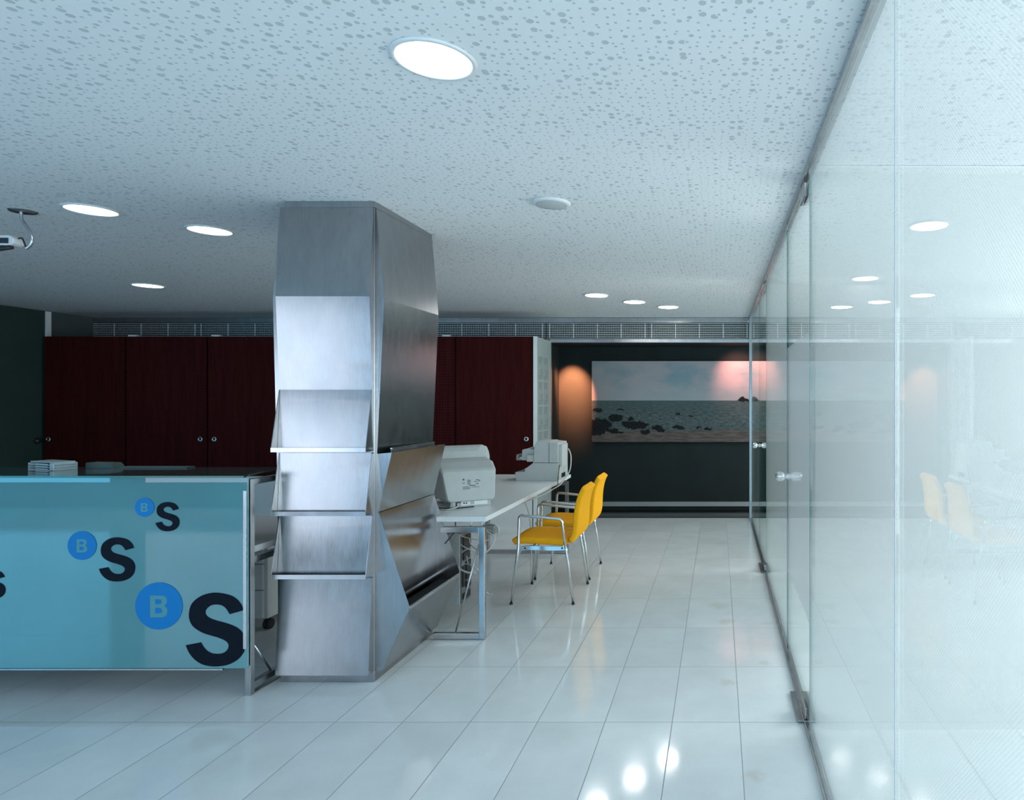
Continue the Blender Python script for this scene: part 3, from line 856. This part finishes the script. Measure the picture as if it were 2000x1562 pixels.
B_1 = [(665, 600), (780, 600), (832, 620), (848, 665), (828, 715), (770, 735), (665, 735)]
B_2 = [(665, 825), (770, 825), (840, 850), (860, 905), (838, 960), (770, 980), (665, 980)]
def logo(cx, cy, r, sx):
    c = [gpt(cx + r * math.cos(a * PI / 32), cy + r * math.sin(a * PI / 32)) for a in range(64)]
    if cx > 0:
        dsc = obj('logo_disc', outline([c], gy - .0018, .0024), M['ink_blue'], gf)
        f = lambda L: [gpt(cx + (p[0] - 760) / 628 * r, cy + (p[1] - 785) / 628 * r) for p in L]
        # the letter B, lighter teal, stands on its disc
        obj('logo_letter', outline([f(B_O), f(B_1), f(B_2)], gy - .0034, .0006), M['teal_letter'], gf)
    obj('logo_letter', outline(letter_s(*sx), gy - .0018, .0024), M['ink_navy'], gf)
logo(311, 1183, 46, (363.5, 480, 1157, 1300.5))
logo(161, 1065, 28, (194, 264.5, 1049, 1135))
logo(283, 990.3, 18.5, (304.3, 351, 980, 1037))
logo(-64, 1140, 18.5, (-36, 11, 1113, 1169))

# things on the counter
t = thing('document_tray', 'translucent white stacked document tray on the glass counter top', 'document tray', (-3.645, 3.545, 1.124), rotz=math.radians(-20), local=True)
for i in range(3):
    bm = NB(); z = .0 + i * .013
    bx(bm, -.12, .12, -.05, .05, z, z + .004); bx(bm, -.12, .12, .046, .05, z + .004, z + .011); bx(bm, -.12, -.116, -.05, .05, z + .004, z + .011); bx(bm, -.05, .06, -.05, -.047, z + .004, z + .009)
    obj('tray_shelf', bm, M['frost'], t)
bm = NB(); bx(bm, .085, .12, -.053, .05, 0, .040); obj('end_block', bm, M['frost'], t, bevel=.003)
obj('lid', bx(NB(), -.12, .10, -.04, .05, .040, .045), M['frost'], t)
t = obj('flat_scanner', prism(NB(), [(-3.505, 1.124), (-3.345, 1.124), (-3.372, 1.152), (-3.505, 1.155)], 3.585, 3.655), M['pad'], None, 'low dark grey-green box lying behind the document tray', 'scanner', loc=(-3.43, 3.62, 1.124))
obj('blotter', bx(NB(), -3.33, -2.95, 3.59, 3.65, 1.124, 1.131), M['pad'], None, 'flat dark blotter on the counter top left of the column', 'blotter', loc=(-3.0, 3.6, 1.124))

# mobile drawer pedestal
t = thing('drawer_pedestal', 'white mobile drawer pedestal on black castors under the reception desk', 'drawer unit', (-3.13, 4.5, 0))
body = obj('body', bx(NB(), -3.33, -2.925, 4.20, 4.75, .085, .60), M['white_edge'], t, bevel=.003)
for i, (a, b) in enumerate(((.095, .27), (.276, .44), (.446, .59))):
    dr = obj('drawer_front', bx(NB(), -3.326, -2.945, 4.18, 4.1995, a, b), M['white_edge'], t, bevel=.002)
for (cx, cy) in ((-2.96, 4.26), (-3.28, 4.26), (-2.96, 4.68), (-3.28, 4.68)):
    cs = obj('castor', lathe(NB(), [(.010, -.022), (.028, -.022), (.034, -.018), (.034, -.006), (.022, -.004), (.022, .004), (.034, .006), (.034, .018), (.028, .022), (.010, .022)], (cx, cy, .034), 24, 'x', close=True), M['rubber'], t)
    obj('castor_fork', bx(NB(), cx - .004, cx + .004, cy - .012, cy + .012, .05, .0845), M['black_plastic'], cs)
obj('acrylic_sign_stand', bx(NB(), -2.50, -2.495, 3.70, 3.78, .7455, .84), M['frost'], None, 'small clear acrylic stand on the low white desk behind the end frame', 'sign stand', loc=(-2.5, 3.74, .7455))

# ------------------------------------------------------------ customer desk
dx0, dx1, dy0, dy1 = -2.30, -1.4535, 4.05, 6.38
dk = thing('office_desk', 'long white desk on square steel tube frames, right of the column', 'desk', (-1.88, 5.2, 0))
obj('desk_top', prism(NB(), [(-2.30, 4.165), (-1.765, 4.165), (-1.765, dy0), (dx1, dy0), (dx1, dy1), (dx0, dy1)], .741, .772, 'z'), M['desk_white'], dk, bevel=.0015)
def desk_frame(y, xl, near=False):
    bm = NB(); s = .035
    bx(bm, -1.500, -1.465, y, y + s, .006, .707)
    bx(bm, xl, -1.5001, y, y + s, .006, .040)
    bx(bm, -1.742 if near else xl, -1.5001, y, y + s, .672, .707)
    if near:
        obj('leg', bx(NB(), -2.28, -2.245, 4.17, 4.17 + s, .0, .7405), M['steel_x'], dk, bevel=.002)
    else: bx(bm, xl, xl + s, y, y + s, .0401, .6719)
    bx(bm, -1.49, -1.475, y + .01, y + .025, 0, .006); bx(bm, xl + .01, xl + .025, y + .01, y + .025, 0, .006)
    return obj('leg_frame', bm, M['steel_x'], dk, bevel=.002)
desk_frame(4.053, -1.795, True)
desk_frame(6.33, -2.28)
obj('stay_rod', tube(NB(), [(-1.506, 4.07, .595), (-1.652, 4.07, .045)], .0055, 10), M['steel'], dk)
obj('stay_rod', tube(NB(), [(-1.72, 4.07, .60), (-1.66, 4.07, .67)], .004, 8), M['cable_b'], dk)
for (bxx, byy) in ((-1.495, 4.058), (-1.56, 4.058), (-1.495, 6.335), (-2.2, 6.335)):
    obj('spacer_bracket', tube(NB(), fillet([(bxx, byy + .012, .7075), (bxx + .006, byy + .012, .722), (bxx + .010, byy + .012, .7405)], .006), .0045, 8), M['steel'], dk)
obj('cable_tray', bx(NB(), -1.795, -1.57, 4.30, 6.2, .70, .735), M['plastic_dk'], dk)
obj('side_rail', bx(NB(), -2.25, -2.215, 4.2, 6.3295, .672, .707), M['steel_y'], dk)

# computer tower under the desk
t = thing('computer_tower', 'grey computer tower with exposed back ports hung under the desk', 'computer', (-1.97, 4.5, .1))
obj('case', bx(NB(), -2.20, -1.765, 4.42, 4.60, .106, .585), M['case'], t, bevel=.003)
bk = obj('back_plate', bx(NB(), -1.7648, -1.758, 4.425, 4.595, .11, .58), M['steel_dark'], t)
for i, (ya, yb, za, zb) in enumerate(((4.45, 4.58, .47, .56), (4.45, 4.56, .40, .45), (4.44, 4.48, .22, .36), (4.50, 4.58, .20, .38), (4.45, 4.57, .13, .17))):
    obj('port', bx(NB(), -1.7578, -1.750, ya, yb, za, zb), M['black_plastic'], bk)
for z in (.25, .30, .36):
    obj('screw_tab', bx(NB(), -1.7578, -1.740, 4.485, 4.497, z, z + .012), M['steel'], bk)
obj('hanger', bx(NB(), -2.05, -1.95, 4.44, 4.58, .5855, .7405), M['steel_dark'], t)

# cables
def cable(name, pts, r, mat, label, grp='loose cables behind and under the desk', n=8):
    p = Vector(pts[0])
    o = obj(name, tube(NB(), cat(pts, n), r, 8), M[mat], None, label, 'cable', grp, loc=tuple(p))
    return o
cable('power_cable', [(-1.732, 4.50, .54), (-1.70, 4.46, .50), (-1.60, 4.40, .47), (-1.53, 4.36, .52), (-1.52, 4.38, .58), (-1.62, 4.40, .63), (-1.74, 4.42, .64)], .0045, 'cable_w', 'off-white cable looping from the computer tower toward the desk leg')
cable('network_cable', [(-1.735, 4.46, .43), (-1.70, 4.40, .39), (-1.63, 4.36, .37), (-1.60, 4.40, .30), (-1.63, 4.47, .20), (-1.60, 4.50, .16), (-1.57, 4.50, .155)], .004, 'cable_w', 'pale cable hanging lowest beside the computer tower')
cable('video_cable', [(-1.85, 4.33, .68), (-1.835, 4.30, .60), (-1.84, 4.30, .52), (-1.78, 4.28, .44), (-1.68, 4.27, .375), (-1.60, 4.27, .36)], .0055, 'cable_w', 'thick white cable arcing in front of the computer tower')
cable('keyboard_cable', [(-1.80, 4.40, .60), (-1.72, 4.40, .57), (-1.64, 4.38, .56), (-1.56, 4.40, .55)], .0035, 'cable_w', 'thin straight cable running across the tower top')
cable('mouse_cable', [(-1.80, 4.395, .55), (-1.70, 4.38, .50), (-1.60, 4.38, .46), (-1.55, 4.42, .50), (-1.53, 4.44, .56), (-1.56, 4.46, .60), (-1.64, 4.46, .62)], .0035, 'cable_w', 'thin tangled cable curling beside the desk leg')
t = thing('power_adapter', 'grey power adapter with plugs hanging under the desk corner', 'power adapter', (-1.58, 4.46, .55))
obj('block', bx(NB(), -1.63, -1.55, 4.47, 4.53, .575, .635), M['plastic_dk'], t, bevel=.004)
obj('plug', bx(NB(), -1.549, -1.525, 4.485, 4.515, .585, .615), M['plastic'], t, bevel=.003)
obj('wire_loop', tube(NB(), cat([(-1.62, 4.465, .64), (-1.57, 4.44, .655), (-1.52, 4.45, .64), (-1.515, 4.46, .58), (-1.54, 4.46, .55)], 6), .004, 8), M['cable_w'], t)

# CRT monitor seen from behind
mo = thing('crt_monitor', 'bulky light grey tube monitor seen from behind on the near desk end', 'monitor', (-1.797, 4.592, .772), rotz=math.radians(33), local=True)
def ring(w, z0, z1, y, c=.02, lean=0.0, topc=None, wt=None):
    tc = topc or c
    h = w / 2
    pts = [(-h + c, z0), (h - c, z0), (h, z0 + c), (h, z1 - tc), (h - tc * .3, z1 - tc * .3), (h - tc, z1), (-h + tc, z1), (-h + tc * .3, z1 - tc * .3), (-h, z1 - tc), (-h, z0 + c)]
    wt = wt or w
    return [(p[0] * (1 + (wt / w - 1) * (p[1] - z0) / (z1 - z0)), y + lean * (p[1] - z0), p[1]) for p in pts]
def loft(rings, cap=True):
    bm = NB(); R = [[bm.verts.new(p) for p in r] for r in rings]; k = len(R[0])
    for i in range(len(R) - 1):
        for j in range(k): bm.faces.new([R[i][j], R[i][(j + 1) % k], R[i + 1][(j + 1) % k], R[i + 1][j]])
    if cap: bm.faces.new(R[0][::-1]); bm.faces.new(R[-1])
    return bm
bm = loft([ring(.296, .046, .240, -.208, .014, .38, None, .350), ring(.312, .040, .256, -.196, .016, .38, None, .368), ring(.362, .035, .296, -.06, .02, .22, None, .388), ring(.385, .035, .308, .08, .03), ring(.40, .035, .315, .135, .03)])
obj('rear_housing', bm, M['plastic'], mo, bevel=.004)
bm = loft([ring(.385, .03, .36, .122, .02, .0, .075), ring(.41, .03, .385, .15, .02, .0, .07), ring(.42, .03, .40, .20, .02, 0, .05)])
obj('bezel', bm, M['plastic'], mo, bevel=.004)
obj('screen', bx(NB(), -.17, .17, .2005, .204, .08, .36), M['black_plastic'], mo)
bm = NB(); prism(bm, [(-.135, 0.0), (.135, 0), (.128, .05), (-.128, .05)], -.185, .08)
base = obj('foot', bm, M['plastic'], mo, bevel=.003)
obj('port_panel', bx(NB(), -.115, .11, -.1875, -.1852, .012, .040), M['white_edge'], base)
obj('power_socket', bx(NB(), -.10, -.068, -.1935, -.1877, .014, .038), M['black_plastic'], base)
obj('plug', bx(NB(), -.094, -.074, -.212, -.1936, .018, .034), M['cable_w'], base)
for q in (-.045, -.030): obj('jack', lathe(NB(), [(.0005, -.1895), (.005, -.1895), (.005, -.1877)], (q, 0, .028), 12, 'y'), M['black_plastic'], base)
obj('video_plug', bx(NB(), .0, .02, -.194, -.1877, .018, .036), M['case'], base)
# rating label: fine print blocks
lb = NB()
def lab(x0, x1, z0, z1):
    x0, x1 = (x0 + .005) * 1.45 + .01, (x1 + .005) * 1.45 + .01
    z0, z1 = (z0 - .160) * 1.4 + .155, (z1 - .160) * 1.4 + .155
    yy = -.2092
    y_a = yy + .38 * (z0 - .046) ; y_b = yy + .38 * (z1 - .046)
    vs = [lb.verts.new(p) for p in ((x0, y_a, z0), (x1, y_a, z0), (x1, y_b, z1), (x0, y_b, z1))]
    lb.faces.new(vs)
for (a, b, c, d_) in ((-.045, -.037, .178, .186), (-.025, -.010, .176, .179), (-.025, -.008, .170, .173), (-.025, -.012, .164, .167), (-.025, -.009, .158, .161), (.006, .020, .168, .171),
                      (.014, .030, .176, .179), (.024, .034, .170, .174), (-.018, .012, .150, .154), (.014, .026, .157, .161), (-.048, -.036, .164, .167), (-.048, -.020, .146, .148), (-.048, -.010, .141, .143),
                      (-.048, -.016, .136, .138), (-.006, .030, .143, .145)):
    lab(a, b, c, d_)
obj('rating_print', lb, M['print'], mo)
cable('monitor_cable', [(-1.746, 4.355, .799), (-1.750, 4.325, .786), (-1.80, 4.285, .777), (-1.88, 4.32, .777), (-1.93, 4.36, .779), (-2.0, 4.42, .777)], .0045, 'cable_w', 'white monitor power cable lying on the near desk end')
cable('signal_cable', [(-1.66, 4.40, .780), (-1.74, 4.36, .777), (-1.84, 4.345, .777), (-1.95, 4.40, .777), (-2.02, 4.46, .777)], .004, 'cable_b', 'black monitor signal cable lying on the near desk end')
obj('mouse', lathe(NB(), [(.0005, .018), (.018, .016), (.028, .008), (.030, 0.0)], (0, 0, 0), 20), M['black_plastic'], None, 'small black rounded device beside the monitor cables on the desk', 'mouse', loc=(-1.865, 4.24, .7725), raw=True)

# printer on the far desk end (profile in XZ, extruded along the desk)
py0, py1 = 5.86, 6.22
KP = py0 / 1264
def pp(cx, cy):   # crop pixels of the side view into room metres at the printer's near side
    return ((830 + cx / 6.667 - 1403) * KP, 1.5 - (840 + cy / 6.667 - 782) * KP)
t = thing('passbook_printer', 'light grey document printer on the far end of the white desk', 'printer', (-1.65, 6.0, .7725))
zb = .7725
def prof(L): return [(p[0], max(p[1], zb)) for p in (pp(*q) for q in L)]
obj('base', prism(NB(), prof([(1185, 668), (1172, 560), (1180, 545), (1300, 540), (1300, 500), (1330, 485), (1405, 428), (1735, 428), (1735, 668)]), py0, py1), M['plastic'], t, bevel=.003)
up = obj('upper_body', prism(NB(), prof([(1412, 424), (1412, 330), (1422, 205), (1450, 148), (1612, 150), (1612, 424)]), py0 + .003, py1 - .02), M['plastic'], t, bevel=.004)
obj('rear_body', prism(NB(), prof([(1616, 424), (1616, 155), (1735, 168), (1735, 424)]), py0 - .002, py1 - .03), M['plastic'], t, bevel=.004)
obj('interface_box', bx(NB(), pp(1736, 0)[0], pp(1736, 0)[0] + .030, py0 + .02, py1 - .12, .90, 1.10), M['plastic'], t, bevel=.002)
obj('front_block', prism(NB(), prof([(1322, 412), (1322, 322), (1410, 322), (1410, 412)]), py0 + .01, py1 - .05), M['plastic'], t, bevel=.002)
obj('feed_table', prism(NB(), prof([(1240, 395), (1250, 258), (1410, 250), (1410, 320), (1321, 320), (1321, 400)]), py0 + .04, py1 - .05), M['plastic'], t, bevel=.002)
obj('paper_guide', prism(NB(), prof([(1160, 390), (1165, 325), (1195, 320), (1195, 350), (1185, 385), (1238, 385), (1238, 398), (1165, 398)]), py0 + .06, py1 - .08), M['plastic_dk'], t)
obj('paper_tongue', prism(NB(), prof([(1190, 384), (1205, 360), (1239, 352), (1239, 384)]), py0 + .07, py1 - .09), M['paper'], t)
obj('clip', prism(NB(), prof([(1350, 249), (1350, 228), (1410, 222), (1410, 246)]), py0 + .05, py0 + .12), M['plastic_dk'], t)
sp = obj('side_panel', bx(NB(), pp(1736, 0)[0], pp(1736, 0)[0] + .004, py0 + .01, py1 - .01, zb + .01, .895), M['plastic'], t)
obj('socket', bx(NB(), pp(1736, 0)[0] + .0042, pp(1736, 0)[0] + .008, py0 + .10, py0 + .24, .79, .83), M['black_plastic'], sp)
cable('printer_cable', [(-1.410, 6.08, 1.05), (-1.385, 6.08, .98), (-1.39, 6.06, .85), (-1.435, 6.02, .765), (-1.440, 5.90, .735), (-1.445, 5.66, .725), (-1.47, 5.45, .71), (-1.56, 5.3, .68), (-1.62, 5.25, .66)], .0055, 'cable_w', 'cream cable dropping from the printer over the desk edge')
cable('printer_power_cable', [(-1.4415, 5.868, .915), (-1.4415, 5.845, .85), (-1.4415, 5.82, .80), (-1.4425, 5.81, .745)], .0035, 'cable_b', 'thin black cable from the printer running below the desk edge')
cable('desk_drop_cable', [(-1.62, 5.36, .695), (-1.57, 5.37, .55), (-1.555, 5.38, .30), (-1.56, 5.38, .006)], .004, 'cable_w', 'cream cable hanging from the desk behind the nearer yellow chair')

# ------------------------------------------------------------ yellow armchairs
def make_chair(loc, label):
    t = thing('visitor_chair', label, 'chair', loc, local=True, group='yellow upholstered armchairs at the white desk')
    # local: x 0 = front feet, faces -x; y 0 = near side
    WY = .53
    for k, s in enumerate((0, 1)):
        y = 0.0 if s == 0 else WY
        q = .012 if s == 0 else -.012
        fl = fillet([(0, y, .012), (.048, y + q, .42), (.055, y + q, .655), (.37, y + q, .625), (.392, y + q, .44)], .03)
        arm = obj('arm_frame', tube(NB(), fl, .0105, 12), M['chrome'], t)
        obj('leg', tube(NB(), [(.392, y + q, .445), (.402, y + q, .39), (.455, y, .012)], .0105, 12), M['chrome'], t)
        for fx in (0, .455):
            obj('foot_cap', lathe(NB(), [(.010, 0), (.0115, 0), (.0115, .014)], (fx, y, 0), 14, close=True), M['rubber'], t)
        # cast bracket between the two legs
        bm = NB()
        prism(bm, [(.046, .395), (.052, .435), (.075, .425), (.11, .432), (.395, .425), (.395, .395), (.30, .392), (.12, .398), (.07, .392), (.044, .345)], y + q * 1 - .006, y + q + .006)
        sb = obj('side_bracket', bm, M['chrome'], t, bevel=.003)
        for bxx_ in (.10, .372):
            yo = y + q + (-.0065 if s == 0 else .0065)
            obj('bolt', lathe(NB(), [(.0005, -.0015), (.007, -.0015), (.007, .0015), (.0005, .0015)], (bxx_, yo, .413), 14, 'y'), M['black_plastic'], sb)
    for fx in (.14, .36):
        obj('cross_rail', tube(NB(), [(fx, .02, .412), (fx, WY - .02, .412)], .010, 10), M['chrome'], t)
    # seat and back pads: a folded upholstered shell made of cross sections
    def pad(path, thick, ys, name, round_=.018):
        # path: list of (x,z,nx,nz, halfwidth)
        bm = NB(); rows = []
        for (x, z, nx, nz, hw) in path:
            c = WY / 2; r = []
            hw = hw
            prof2 = [(-hw, -thick * .42), (-hw, thick * .40), (-hw + .010, thick * .5), (-hw * .5, thick * .54), (0, thick * .48), (hw * .5, thick * .54), (hw - .010, thick * .5), (hw, thick * .40), (hw, -thick * .42),
                     (hw - .012, -thick * .5), (0, -thick * .5), (-hw + .012, -thick * .5)]
            for (yy, tt) in prof2:
                r.append(bm.verts.new((x + nx * tt, c + yy, z + nz * tt)))
            rows.append(r)
        k = len(rows[0])
        for i in range(len(rows) - 1):
            for j in range(k): bm.faces.new([rows[i][j], rows[i][(j + 1) % k], rows[i + 1][(j + 1) % k], rows[i + 1][j]])
        bm.faces.new(rows[0][::-1]); bm.faces.new(rows[-1])
        for f in bm.faces: f.smooth = True
        o = obj(name, bm, M['yellow'], t)
        md = o.modifiers.new('subdivision', 'SUBSURF'); md.levels = 2; md.render_levels = 2
        return o
    seatp = [(-.010, .438), (.0, .447), (.03, .457), (.12, .460), (.26, .450), (.36, .443), (.412, .447)]
    backp = [(.400, .447), (.437, .462), (.455, .50), (.462, .56), (.464, .64), (.474, .72), (.492, .79), (.518, .838), (.522, .842)]
    def frames(P, ws):
        out = []
        for i, (x, z) in enumerate(P):
            a = P[max(i - 1, 0)]; b = P[min(i + 1, len(P) - 1)]
            tx, tz = b[0] - a[0], b[1] - a[1]; L = math.hypot(tx, tz)
            out.append((x, z, -tz / L, tx / L, ws[i]))
        return out
    pad(frames(seatp, [.208, .216, .220, .222, .224, .224, .222]), .050, None, 'seat')
    pad(frames(backp, [.222, .222, .220, .216, .210, .200, .190, .182, .180]), .046, None, 'backrest')
    return t
ch = make_chair((-1.523, 4.760, 0), 'yellow armchair with chromed legs, nearer to the camera')
c2 = copy_tree(ch); c2.location = (-1.535, 5.418, 0); c2['label'] = 'yellow armchair with chromed legs, behind the nearer one'
